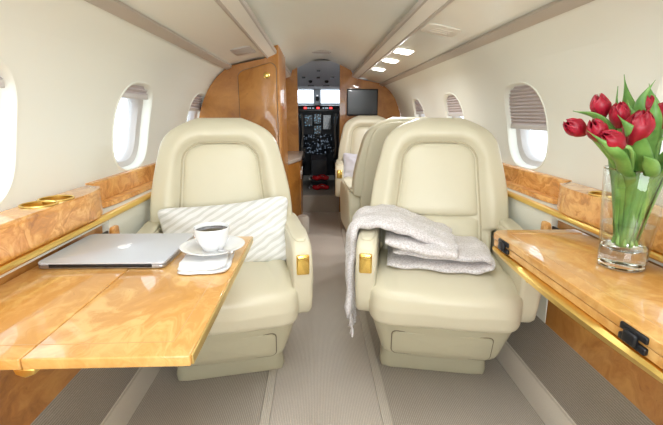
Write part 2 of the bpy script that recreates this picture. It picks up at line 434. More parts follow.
# ceiling: arched headliner
arc = catmull([(-.342, 1.462, 0), (-.30, 1.470, 0), (-.23, 1.505, 0), (-.12, 1.557, 0), (0, 1.578, 0), (.12, 1.557, 0), (.23, 1.505, 0), (.30, 1.470, 0), (.342, 1.462, 0)], 6)
V = [(p.x, y, p.y + dz) for p in arc for y in (Y0, Y1) for dz in (0, .02)]
Fc = []
for i in range(len(arc) - 1):
    a, b = 4 * i, 4 * (i + 1)
    Fc += [(a, a + 2, b + 2, b), (a + 1, b + 1, b + 3, a + 3)]
S(mesh('ceiling', V, Fc, M['liner'], angle=60))
for sgn in (-1, 1):
    s = sgn
    # service panel between the two strips, a smooth slightly bowed board
    P2 = [(.365, 1.398), (.43, 1.389), (.50, 1.375), (.56, 1.360), (.60, 1.347), (.60, 1.42), (.345, 1.48), (.345, 1.45), (.365, 1.44)]
    S(prism('trim_%d' % (3 if s < 0 else 4), [(s * x, z) for x, z in P2], 'y', Y0, Y1, M['psu']))
    # inner valance band
    S(prism('trim_%d' % (5 if s < 0 else 6), [(s * x, z) for x, z in [(.362, 1.399), (.358, 1.394), (.316, 1.412), (.312, 1.416), (.312, 1.436), (.320, 1.438), (.362, 1.412)]], 'y', Y0, Y1, M['cream_trim'], angle=30))
    S(prism('trim_%d' % (7 if s < 0 else 8), [(s * x, z) for x, z in [(.372, 1.4), (.372, 1.390), (.364, 1.388), (.357, 1.392), (.358, 1.4)]], 'y', Y0, Y1, M['taupe']))
    S(prism('trim_%d' % (11 if s < 0 else 12), [(s * x, z) for x, z in [(.312, 1.413), (.306, 1.418), (.305, 1.436), (.312, 1.438)]], 'y', Y0, Y1, M['taupe']))
    # outer strip where the wall meets the panel
    S(prism('trim_%d' % (9 if s < 0 else 10), [(s * x, z) for x, z in [(.592, 1.348), (.588, 1.337), (.597, 1.330), (.622, 1.318), (.632, 1.322), (.628, 1.345)]], 'y', Y0, Y1, M['taupe'], angle=30))
# aft bulkhead behind the camera
sec = [(-.80, 0)] + [(-p.x, p.y) for p in prof] + [(-.36, 1.41)] + [(p.x, p.y) for p in arc] + [(.36, 1.41)] + [(p.x, p.y) for p in reversed(prof)] + [(.80, 0)]
S(prism('wall_back', sec, 'y', Y0 - .04, Y0, M['wall']))

# ------------------------------------------------------------------ forward bulkhead, cockpit
def clip_sec(xa, xb, z0=0, outer=False):
    """cabin section between x=xa and x=xb as an outline"""
    top = [(p.x, p.y) for p in prof] + [(.36, 1.395), (.312, 1.418)] + [(p.x, p.y) for p in reversed(arc) if p.x > .001] + [(0, 1.578)]
    def zt(x):
        x = abs(x)
        pts = sorted(top)
        for a, b in zip(pts, pts[1:]):
            if a[0] <= x <= b[0] and b[0] > a[0]: return a[1] + (b[1] - a[1]) * (x - a[0]) / (b[0] - a[0])
        return 1.0
    n = 36; xs = [xa + (xb - xa) * i / n for i in range(n + 1)]
    return [(xa, z0), (xb, z0)] + [(x, zt(x)) for x in reversed(xs)]
wf = empty('wall_front'); S(wf)
prism('bulkhead_panel', clip_sec(-.848, -.245), 'y', Y1, Y1 + .05, M['cherry'], wf)
prism('bulkhead_panel', clip_sec(.185, .848), 'y', Y1, Y1 + .05, M['cherry'], wf)
prism('door_head', clip_sec(-.245, .185, 1.565), 'y', Y1, Y1 + .05, M['liner'], wf)
S(box('floor_cockpit', -.245, .185, Y1, Y1 + 2.3, 0, .185, M['carpet_side']))
box('step_riser', -.245, .185, Y1 - .012, Y1, 0, .178, M['carpet'], wf)
box('step_nosing', -.245, .185, Y1 - .02, Y1 + .03, .178, .19, M['taupe'], wf, .003)
# cockpit walls and liner
S(box('wall_cockpit_left', -.82, -.78, Y1 + .05, 6.6, 0, 1.55, M['dark'])); S(box('wall_cockpit_right', .72, .76, Y1 + .05, 6.6, 0, 1.55, M['dark']))
S(box('floor_pilot_left', -.78, -.245, Y1 + .05, 6.6, -.03, .185, M['dark'])); S(box('floor_pilot_right', .185, .72, Y1 + .05, 6.6, -.03, .185, M['dark']))
lin = [(4.30, 1.575), (4.6, 1.515), (4.95, 1.443), (5.28, 1.375), (5.28, 1.47), (4.9, 1.58), (4.3, 1.62)]
S(prism('ceiling_cockpit', lin, 'x', -.82, .76, M['cock_grey']))
pn = empty('overhead_panel', (-.03, 4.9, 1.49), 0, 'grey overhead panel with two round black speakers above the windscreen', 'panel')
def inpt(o, *loc):   # keep world placement for a child mesh of an empty
    o.location = (o.location[0] - loc[0], o.location[1] - loc[1], o.location[2] - loc[2])
def under(root):
    """children were built in world space: shift them so that the root's offset does not move them"""
    bpy.context.view_layer.update()
    inv = root.matrix_basis.inverted()
    for c in kids(root): c.matrix_basis = inv @ c.matrix_basis
for x in (-.125, .07): 
    V, Fc = lathe_v([(.0, -.02), (.018, -.02), (.024, -.01), (.024, .02)], (0, 0, 0), 20)
    sp = mesh('speaker', V, Fc, M['black'], pn); sp.location = (x, 5.02, 1.427); sp.rotation_euler = (R(20), 0, 0)
for x, w_ in ((-.03, .02), (-.2, .02), (.14, .02)):
    box('grab_clip', x - w_, x + w_, 4.86, 4.9, 1.446, 1.48, M['dark'], pn, .003)
box('map_lamp', -.05, -.01, 4.62, 4.66, 1.497, 1.53, M['black'], pn, .003)
for x in (-.16, .03): box('visor_clip', x, x + .08, 5.2, 5.22, 1.38, 1.41, M['black'], pn)
under(pn)
# windscreen: frame with centre post, two panes
ws = empty('window_13'); S(ws)
boxes('windscreen_frame', [(-.80, .74, 5.55, 5.60, 1.06, 1.185), (-.80, .74, 5.26, 5.60, 1.355, 1.46), (-.80, -.62, 5.55, 5.60, 1.10, 1.42), (.56, .74, 5.55, 5.60, 1.10, 1.42)], M['cock_grey'], ws, .004)
boxes('centre_post', [(-.090, .006, 5.50, 5.58, 1.15, 1.42)], M['cock_grey'], ws, .008)
box('pane', -.62, -.06, 5.57, 5.574, 1.18, 1.41, M['pane'], ws); box('pane', -.03, .56, 5.57, 5.574, 1.18, 1.41, M['pane'], ws)
S(prism('wall_nose', [(-.8, 0), (.74, 0), (.74, 1.08), (-.8, 1.08)], 'y', 5.75, 5.80, M['dark']))
cp = empty('magnetic_compass', (-.042, 5.46, 1.2), 0, 'small round black compass on the windscreen centre post', 'compass')
lathe('body', [(.002, -.03), (.022, -.026), (.028, 0), (.022, .026), (.002, .03)], M['black'], cp, seg=20, c=(0, 0, .04))
box('bracket', -.012, .012, .0, .05, .05, .1, M['steel'], cp, .003)
# instrument panel
ip = empty('instrument_panel', (-.03, 5.2, .45), 0, 'black cockpit instrument panel with screens under a glareshield of red lights', 'instrument panel')
prism('glareshield', [(5.02, 1.10), (5.06, 1.145), (5.20, 1.155), (5.5, 1.15), (5.5, 1.09), (5.02, 1.08)], 'x', -.62, .56, M['black'], ip, .01)
prism('panel_face', [(5.10, 1.09), (5.16, .45), (5.4, .45), (5.4, 1.09)], 'x', -.62, .56, M['dark'], ip)
for x in (-.19, -.035, .12):
    boxes('warning_light', [(x - .016, x + .016, 5.01, 5.02, 1.105, 1.125)], M['red_lamp'], ip, .002)
for x in (-.155, -.13, -.095, .03, .06, .08):
    boxes('annunciator', [(x - .008, x + .008, 5.01, 5.02, 1.108, 1.12)], M['disp_white'], ip)
rnd = random.Random(3)
for x0, x1, z0, z1, mm in ((-.20, -.11, .90, 1.03, 'disp'), (-.085, .0, .93, 1.04, 'disp'), (-.085, .0, .80, .90, 'disp'), (.03, .12, .86, 1.03, 'screen'), (-.33, -.24, .88, 1.03, 'disp'), (.16, .26, .88, 1.03, 'disp')):
    f = box('screen_bezel', x0 - .008, x1 + .008, 5.085, 5.13, z0 - .008, z1 + .008, M['black'], ip, .004)
    box('screen', x0, x1, 5.083, 5.09, z0, z1, M['screen'] if mm == 'screen' else M['disp_g'], f)
prism('switch_panel', [(5.105, .80), (5.09, .80), (5.12, .56), (5.14, .56)], 'x', -.21, .145, M['legend_g'], ip, .002)
for q in range(10):
    x = -.21 + q * .037
    V, Fc = lathe_v([(.0, -.012), (.007, -.012), (.009, 0), (.009, .01)], (0, 0, 0), 10)
    kb = mesh('knob', V, Fc, M['steel'], ip); kb.location = (x, 5.10, .775); kb.rotation_euler = (R(90), 0, 0)
under(ip)
# centre pedestal
cpd = empty('centre_pedestal', (-.03, 4.85, .185), 0, 'dark centre pedestal with throttle levers between the pilot seats', 'pedestal')
prism('console', [(4.72, .185), (4.70, .52), (4.78, .58), (5.08, .685), (5.08, .185)], 'x', -.125, .065, M['dark'], cpd, .008)
prism('console_face', [(4.785, .583), (4.783, .589), (5.075, .692), (5.078, .686)], 'x', -.118, .058, M['legend_g'], cpd, .001)
for x in (-.055, -.01):
    lv = tube('throttle_lever', [(x, 4.93, .62), (x, 4.90, .72), (x, 4.895, .75)], .006, M['steel'], cpd, 8)
    V, Fc = soft_v((.014, .014, .014), 5, 2.5); mesh('lever_knob', [v + Vector((x, 4.895, .755)) for v in V], Fc, M['black'], lv)
under(cpd)
# pilot seats
def pilot_seat(x, label):
    r = empty('pilot_seat', (x, 4.78, .185), 0, label, 'pilot seat', 'pilot seats')
    soft('seat_cushion', (.22, .22, .06), M['black'], r, (0, 0.05, .26), 6)
    soft('seat_back', (.20, .05, .33), M['black'], r, (0, -.2, .56), 6)
    box('seat_base', -.16, .16, -.15, .2, 0, .22, M['dark'], r, .01)
    for s in (-1, 1):
        boxes('armrest', [(s * .22 - .018, s * .22 + .018, -.16, .1, .42, .47)], M['black'], r, .01)
    sx = 1 if x < 0 else -1
    tube('shoulder_belt', catmull([(sx * .20, -.27, .86), (sx * .215, -.26, .7), (sx * .20, -.25, .5), (sx * .22, -.2, .38)], 5), .012, M['taupe_dark'], r, 6)
    return r
pilot_seat(-.42, 'black pilot seat left of the cockpit aisle'); pilot_seat(.36, 'black pilot seat right of the cockpit aisle')
# red covers lying in the cockpit aisle
def red_cover(x, y, z, label):
    r = empty('control_lock', (x, y, z), 0, label, 'safety strap', None)
    def wob(u, p): return (p.x, p.y + .01 * math.sin(p.x * 50), p.z + .012 * math.sin(p.x * 42 + 1) * (1 - abs(u.x)))
    soft('red_strap', (.10, .04, .028), M['red'], r, (.015, 0, .03), 8, 3, wob)
    tube('buckle', [(-.06, 0, .03), (-.10, -.01, .055), (-.12, 0, .03), (-.11, 0, .01)], .009, M['steel'], r, 8)
    tube('cord', [(-.06, -.01, .02), (-.02, -.035, .05), (.04, -.03, .055), (.09, -.02, .02)], .005, M['steel'], r, 6)
red_cover(-.03, 4.62, .185, 'red strap with metal buckle lying on the cockpit floor, the nearer one')
b = box('red_strap_shelf', -.12, .06, 4.60, 4.72, .28, .29, M['dark']); tag(b, 'small dark shelf at the foot of the centre pedestal', 'shelf')

red_cover(-.03, 4.66, .29, 'red strap with metal buckle on the little shelf of the centre pedestal')

# ------------------------------------------------------------------ wardrobe, galley cabinet, screen
wd = empty('wardrobe_cabinet', (-.55, 2.7, 0), 0, 'tall glossy wooden wardrobe cabinet against the left wall up to the ceiling', 'cabinet')
def inset(poly, dx=.004):
    cx = sum(p[0] for p in poly) / len(poly); cz = sum(p[1] for p in poly) / len(poly)
    return [(x + (dx if x < cx else -dx), z - (dx if z > cz else 0)) for x, z in poly]
prism('cabinet_body', [(x, z + .0) for x, z in inset(clip_sec(-.845, -.292), .003)], 'y', 2.7, 3.32, M['cherry'], wd, .006)
dpoly = rrect(-.553, -.312, .12, 1.36, .04)
dpoly = [(x, z - (max(0, z - 1.2) * max(0, (-.40 - x)) * 2.4)) for x, z in dpoly]
gpoly = [(-.4325 + (x + .4325) * 1.03, .74 + (z - .74) * 1.006) for x, z in dpoly]
prism('door_gap', gpoly, 'y', 2.697, 2.7005, M['seam_dark'], wd)
d = prism('cabinet_door', dpoly, 'y', 2.688, 2.70, M['cherry'], wd, .003)
lt = lathe('door_latch', [(.002, 0), (.016, .0), (.020, .004), (.014, .009), (.006, .011), (.002, .011)], M['gold'], d, seg=24)
lt.rotation_euler = (R(90), 0, 0); lt.location = (-.372, 2.688, 1.285)
under(wd)
gc = empty('galley_cabinet', (-.5, 3.7, 0), 0, 'low wooden galley cabinet by the cockpit step with a stone counter', 'cabinet')
gp = [(-.758, 3.33), (-.30, 3.33), (-.215, 3.62), (-.215, 4.24), (-.758, 4.24)]
prism('cabinet_body', gp, 'z', 0, .635, M['cherry'], gc, .003)
gp2 = [(-.758, 3.33), (-.29, 3.325), (-.198, 3.62), (-.198, 4.24), (-.758, 4.24)]
prism('countertop', gp2, 'z', .636, .668, M['marble'], gc, .006)
for y0_, y1_ in ((3.65, 3.92), (3.94, 4.2)):
    dd = box('cabinet_door', -.215, -.208, y0_, y1_, .05, .60, M['cherry'], gc, .003)
    box('handle', -.208, -.198, y0_ + .03, y0_ + .05, .46, .54, M['steel'], dd, .003)
under(gc)
bol = empty('carpet_bolster', (-.215, 3.56, 0), 0, 'small upright grey padded post on the floor by the galley cabinet', 'post')
lathe('padded_post', [(.002, 0), (.05, 0), (.055, .01), (.055, .15), (.045, .168), (.002, .172)], M['carpet_edge'], bol, c=(.03, -.12, 0), seg=28)
lathe('top_cap', [(.002, .0), (.034, .0), (.034, .004), (.002, .005)], M['taupe'], bol, c=(.03, -.12, .171), seg=28)
tv = empty('wall_monitor', (.415, Y1, 1.16), 0, 'black flat screen mounted on the wooden bulkhead right of the cockpit door', 'screen')
box('bezel', -.158, .158, -.03, 0, -.132, .132, M['black'], tv, .006)
box('screen', -.146, .146, -.0315, -.029, -.115, .12, M['screen'], tv)
cv = empty('ceiling_vent', (-.01, 3.72, 1.565), 0, 'slim grey slotted vent in the ceiling before the cockpit door', 'vent')
box('frame', -.085, .085, -.035, .035, 0, .012, M['grey'], cv, .004)
for y in (-.02, -.007, .007, .02): box('slat', -.07, .07, y - .003, y + .003, -.003, .002, M['taupe'], cv)
# service units on the ceiling panels
def psu_z(x): 
    x = abs(x); pts = [(.365, 1.398), (.43, 1.389), (.50, 1.375), (.56, 1.360), (.60, 1.347)]
    for a, b in zip(pts, pts[1:]):
        if a[0] <= x <= b[0]: return a[1] + (b[1] - a[1]) * (x - a[0]) / (b[0] - a[0])
    return 1.39
def ceil_plate(name, xc, yc, hx, hy, m, label, cat, group=None, t=.004, lens=None):
    a = math.atan2(psu_z(abs(xc) + .03) - psu_z(abs(xc) - .03), .06) * (1 if xc > 0 else -1)
    r = empty(name, (xc, yc, psu_z(xc) - .0005), 0, label, cat, group); r.rotation_euler = (0, -a, 0)
    prism('plate', rrect(-hx, hx, -hy, hy, min(hx, hy) * .35), 'z', -t, .004, m, r, .0015, 2)
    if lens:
        l = bpy.data.lights.new('forward_fill', 'AREA'); l.shape = 'RECTANGLE'; l.size = hx * 1.6; l.size_y = hy * 1.6; l.energy = 7; l.color = (.95, .97, 1)  # area light added under the glowing plate to brighten the forward cabin
        lo = bpy.data.objects.new('forward_fill', l); COL.objects.link(lo); lo.location = (0, 0, -t - .004); lo.rotation_euler = (0, R(12), 0); lo.parent = r
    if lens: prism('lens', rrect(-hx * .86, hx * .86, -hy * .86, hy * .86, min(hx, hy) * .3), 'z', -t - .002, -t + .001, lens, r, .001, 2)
    return r
for yy, wh in ((2.36, 'nearest'), (2.76, 'middle'), (3.28, 'farthest')):  # window reflections on the glossy panel, built as emissive plates
    ceil_plate('panel_glint', .43, yy, .052, .085, M['cream_trim'], 'bright white window reflection built as a glowing plate in the right ceiling panel, %s of the three' % wh, 'light', 'glowing reflection plates in the right ceiling panel', lens=M['lamp'])
v1 = ceil_plate('air_vent', .455, 1.76, .07, .075, M['cream_trim'], 'faint oval cream service plate in the right ceiling panel', 'vent')
v2 = ceil_plate('air_vent', -.455, 2.36, .055, .11, M['grey'], 'grey oval service plate in the left ceiling panel by the wardrobe', 'vent')
for v_ in (v1, v2):
    for y in (-.03, 0, .03): box('louvre', -.04, .04, y - .003, y + .003, -.0055, -.003, M['taupe'] if v_ is v2 else M['cream_trim'], v_)
# ------------------------------------------------------------------ side ledges, cup consoles
for s, side in ((-1, 'left'), (1, 'right')):
    S(prism('wall_%s_burl' % side, [(s * .776, .30), (s * .770, .70), (s * .80, .70), (s * .80, .30)], 'y', Y0, 1.30, M['burl_deep']))
    lg = empty('side_ledge', (s * .78, 1.3, .72), 0, 'long %s side ledge with cream deck, burl shelf and gold edge under the windows' % side, 'ledge')
    prism('deck', [(s * .752, .701), (s * .752, .732), (s * .848, .732), (s * .848, .701)], 'y', Y0, Y1 if s > 0 else 2.69, M['wall'], lg, .002)
    prism('gold_trim', [(s * .752, .714), (s * .752, .733), (s * .745, .7335), (s * .736, .731), (s * .732, .726), (s * .732, .719), (s * .737, .714)], 'y', Y0, Y1 if s > 0 else 2.69, M['gold_matte'], lg, angle=30)
    ye = 4.24 if s > 0 else 2.68
    prism('backing_panel', [(s * .822, .733), (s * .822, .813), (s * .827, .818), (s * .852, .818), (s * .852, .733)], 'y', 1.38, ye, M['burl_mid'], lg, .002)
    # shelf with rounded ends
    pl = [(.821, 1.33)] + [(.821 - .042 * math.sin(R(t)), 1.47 - .14 * math.cos(R(t))) for t in range(15, 91, 15)] + [(.759, ye - .2)] + [(.821 - .042 * math.cos(R(t)), ye - .2 + .14 * math.sin(R(t))) for t in range(15, 91, 15)]
    prism('shelf', [(s * x, y) for x, y in pl], 'z', .734, .752, M['burl_mid'], lg, .005, 3)
    under(lg)
    # table latch under the deck
    la = empty('table_catch', (s * .765, 1.30, .66), 0, 'small wooden catch block below the %s ledge beside the table end' % side, 'catch')
    soft('block', (.014, .022, .020), M['burl_mid'], la, (-s * .012, .03, 0), 5, 6)
    box('slot', *sorted((-s * .004, -s * .012)), -.06, .004, -.012, .012, M['black'], la, .002)
    # cup holder console
    co = empty('cup_console', (s * .78, .6, .732), 0, 'raised burl console with two gold cup holders on the %s ledge' % side, 'console')
    pl = [(.845, -.9), (.738, -.9), (.738, 1.17)] + [(.840 - .102 * math.cos(R(t)), 1.17 + .20 * math.sin(R(t)) ** .9) for t in range(10, 91, 10)] + [(.845, 1.37)]
    body = prism('console_body', [(s * x, y) for x, y in pl], 'z', .734, .818, M['burl_mid'], None, .018, 6, angle=50)
    cut = []
    cxs = (1.05, 1.122)
    for cy in cxs:
        V, Fc = lathe_v([(.0405, -.034), (.0405, .05)], (s * .787, cy, .818), 40)
        Fc.append(tuple(range(40))[::-1]); Fc.append(tuple(40 + k for k in range(40)))
        cut.append(mesh('cut', V, Fc, None))
    boolcut(body, cut); body.parent = co
    for cy in cxs:
        lathe('cup_holder', [(.0385, .002), (.0402, .004), (.0435, .0035), (.0440, .001), (.0402, .0005), (.0396, -.030), (.002, -.033), (.002, -.031), (.0380, -.028), (.0380, 0)], M['gold_matte'], co, c=(s * .787, cy, .818), seg=48, cap=False)
    under(co)

# ------------------------------------------------------------------ tables
def leafboard(name, x0, x1, y0, y1, z0, z1, m, parent, bev=.003): return box(name, x0, x1, y0, y1, z0, z1, m, parent, bev, 3)
tl = empty('folding_table', (-.52, .86, .66), 0, 'glossy burl table on the left, unfolded, carrying the laptop and the coffee', 'table', None)
leafboard('inner_leaf', -.765, -.5245, .565, 1.20, .66, .68, M['burl_light'], tl)
leafboard('outer_leaf', -.5225, -.262, .565, 1.20, .66, .68, M['burl_light'], tl)
box('brass_edge', -.262, -.2585, .57, 1.195, .661, .679, M['brass_edge'], tl, .001)
for b_ in [(-.302, -.3005, .605, 1.16), (-.5225, -.302, .605, .6065), (-.5225, -.302, 1.1585, 1.16), (-.76, -.5245, .605, .6065)]: box('inlay_line', *b_, .6795, .6804, M['inlay'], tl)
prism('gold_rail', [(-.545, .658), (-.508, .658), (-.512, .646), (-.527, .640), (-.541, .646)], 'y', .572, 1.20, M['gold_matte'], tl, .004)
for y in (.70, 1.0): box('support_arm', -.765, -.56, y, y + .03, .645, .659, M['black_metal'], tl, .002)
for y in (.62, 1.13):
    boxes('hinge', [(-.54, -.507, y - .02, y + .02, .652, .6595)], M['black_metal'], tl, .002)
under(tl)
tr = empty('folding_table', (.6, .84, .66), 0, 'glossy burl table on the right, folded double, carrying the vase of tulips', 'table', None)
def outl(x0): return [(x0, .49), (.765, .49), (.765, 1.17), (x0 + .025, 1.17), (x0, 1.145)]
prism('lower_leaf', outl(.480), 'z', .659, .6785, M['burl_light'], tr, .002)
prism('upper_leaf', [(x if x < .7 else .745, y) for x, y in outl(.477)], 'z', .6805, .70, M['burl_light'], tr, .002)
for b_ in [(.517, .5185, .50, 1.13), (.517, .74, 1.1285, 1.13)]: box('inlay_line', *b_, .6995, .7004, M['inlay'], tr)
# gold rail swelling in the middle
V = []; Fc = []; NS = 24
for i in range(NS + 1):
    t = i / NS; y = .49 + t * .65; b = .010 * math.sin(PI * t)
    for (x, z) in [(.476, .657), (.474 - b, .650), (.480 - b, .640 - b * .6), (.50, .632 - b), (.525, .640), (.53, .657)]: V.append((x, y, z))
for i in range(NS):
    for k in range(6): Fc.append((i * 6 + k, i * 6 + (k + 1) % 6, (i + 1) * 6 + (k + 1) % 6, (i + 1) * 6 + k))
Fc += [tuple(range(6)), tuple(NS * 6 + k for k in range(6))]
mesh('gold_rail', V, Fc, M['gold_matte'], tr, angle=35)
for y in (.590, 1.075):
    for (a_, b_) in ((.683, .696), (.663, .676)):
        h = box('hinge_plate', .472, .481, y - .030, y + .030, a_, b_, M['black_metal'], tr, .003)
    box('hinge_knuckle', .465, .476, y - .014, y + .014, .668, .691, M['black_metal'], tr, .004)
under(tr)

# ------------------------------------------------------------------ passenger seats
def back_hw(z):
    """half width of the backrest at height z above the hinge line (z=0 at .40)"""
    lowr = .222; wing = .284
    h = lowr + (wing - lowr) * sstep(.185, .212, z)
    h -= .060 * sstep(.22, .66, z) ** 1.3
    zt = .655
    if z > zt - .15:
        q = (z - (zt - .15)) / .15; h = h * (1 - min(q, 1) ** 3.2 * .55) if q < 1 else h * .45
    return h
def panel_sd(x, z):
    """signed distance-like value to the inset panel outline (negative inside)"""
    hw = .182 - .030 * sstep(.1, .55, z); zt = .553; r = .085
    dx = abs(x) - (hw - r); dz = z - (zt - r)
    if z < zt - r: return abs(x) - hw
    return math.hypot(max(dx, 0), max(dz, 0)) - r + min(max(dx, dz), 0)
def recline(p):
    x, y, z = p
    return (x, y + z * math.tan(R(7.5)) + .05 * (z / .65) ** 2, z * .965)
def make_backrest(root, m, mp, piping=True):
    V = []; Fc = []; NC = 120; NZ = 72; ZT = .655; zs = []
    for i in range(NZ + 1):
        t = i / NZ; zs.append(ZT * math.sin(t * PI / 2) ** .9 if t > 0 else 0)
    zs = [ZT * (i / NZ) if i < NZ * .8 else None for i in range(NZ + 1)]
    k0 = int(NZ * .8); z0 = ZT * (k0 - 1) / NZ
    for i in range(k0, NZ + 1):
        q = (i - k0 + 1) / (NZ - k0 + 1); zs[i] = z0 + (ZT - z0) * math.sin(q * PI / 2)
    for i, z in enumerate(zs):
        hw = back_hw(z); th = .062 - .012 * z / ZT
        q = max(0, (z - (ZT - .06)) / .06); cap = max(.0, 1 - q ** 2.2) ** .5
        th2 = max(.002, th * cap); hw2 = hw * (1 if q < .01 else max(.3, (1 - .12 * q ** 2)))
        for k in range(NC):
            a = 2 * PI * (k + .5) / NC; c, s_ = math.cos(a), math.sin(a); e = 2 / 3.2
            x = hw2 * math.copysign(abs(c) ** (e * .8), c); y = th2 * math.copysign(abs(s_) ** (e * .62), s_)
            if s_ < 0:   # front face: bolster roll round a recessed panel
                sd = panel_sd(x, z); rec = .024 * (1 - sstep(-.004, .030, sd))
                edge = sstep(0, .10, hw2 - abs(x)) ; roll = .018 * math.exp(-((sd - .055) / .045) ** 2)
                y += (rec - roll) * cap * min(1, edge + .3)
                # curved wings embrace the sitter
                y -= .030 * (abs(x) / .30) ** 2.5 * cap
            V.append(recline((x, y, z)))
    for i in range(NZ):
        for k in range(NC): Fc.append((i * NC + k, i * NC + (k + 1) % NC, (i + 1) * NC + (k + 1) % NC, (i + 1) * NC + k))
    Fc.append(tuple(range(NC))[::-1]); Fc.append(tuple(NZ * NC + k for k in range(NC)))
    V = [(x, y + .125, z + .40) for x, y, z in V]
    mesh('backrest', V, Fc, m, root, angle=0)
    # inset panels: upper pad and lumbar pad, each softly domed
    def pad(name, za, zb, top):
        V = []; Fc = []; N = 26; Mz = 26
        for j in range(Mz + 1):
            z = za + (zb - za) * j / Mz
            hw = (.182 - .030 * sstep(.1, .55, z)) - .004
            if top:
                r = .085; d = z - (.553 - .004 - r)
                if d > 0: hw -= r - math.sqrt(max(0, r * r - min(d, r) ** 2))
            hw = max(hw, .02)
            for i in range(N + 1):
                u = -1 + 2 * i / N; x = u * hw
                sd = min(-panel_sd(x, z), z - za + .002, (zb - z) + .002 if not top else 9)
                puff = .020 * (1 - math.exp(-max(0, sd) / .014)) + .006 * (1 - abs(u) ** 2)
                V.append(recline((x, -.062 + .012 * z / .655 + .026 - puff, z)))
        for j in range(Mz):
            for i in range(N):
                a = j * (N + 1) + i; Fc.append((a, a + 1, a + N + 2, a + N + 1))
        V = [(x, y + .125, z + .40) for x, y, z in V]
        n = len(V); V += [(x, y + .012, z) for x, y, z in V]; Fc += [tuple(i + n for i in f[::-1]) for f in Fc]
        # side skirt
        rim = [i for i in range(N + 1)] + [j * (N + 1) + N for j in range(1, Mz + 1)] + [Mz * (N + 1) + i for i in range(N - 1, -1, -1)] + [j * (N + 1) for j in range(Mz - 1, 0, -1)]
        for a, b in zip(rim, rim[1:] + rim[:1]): Fc.append((a, b, b + n, a + n))
        mesh(name, V, Fc, mp, root, angle=60)
    pts = []
    for i in range(61):
        z = -1; t = i / 60
        if t < .3: z = .02 + (.468 - .02) * t / .3; x = -(.182 - .030 * sstep(.1, .55, z))
        elif t > .7: z = .02 + (.468 - .02) * (1 - t) / .3; x = (.182 - .030 * sstep(.1, .55, z))
        else:
            u = (t - .3) / .4; hw = .182 - .030 * sstep(.1, .55, .49); r_ = .085
            L1 = PI / 2 * r_; L2 = 2 * (hw - r_); d = u * (2 * L1 + L2)
            if d < L1: a = d / r_; x = -(hw - r_) - r_ * math.cos(a); z = .468 + r_ * math.sin(a)
            elif d < L1 + L2: x = -(hw - r_) + d - L1; z = .553
            else: a = (d - L1 - L2) / r_; x = (hw - r_) + r_ * math.sin(a); z = .468 + r_ * math.cos(a)
        p = recline((x, -.062 + .012 * z / .655 + .016, z)); pts.append((p[0], p[1] + .125 - .004, p[2] + .40))
    tube('seam', pts, .0035, M['piping'], root, 6)
    pad('upper_pad', .240, .549, True); pad('lumbar_pad', .02, .236, False)
def arm_profile():
    return [(-.262, .585), (-.268, .56), (-.268, .50), (-.262, .42), (-.245, .365), (-.22, .345), (.17, .345), (.20, .38), (.20, .55), (.17, .60), (.10, .618), (-.10, .625), (-.20, .626), (-.243, .615)]
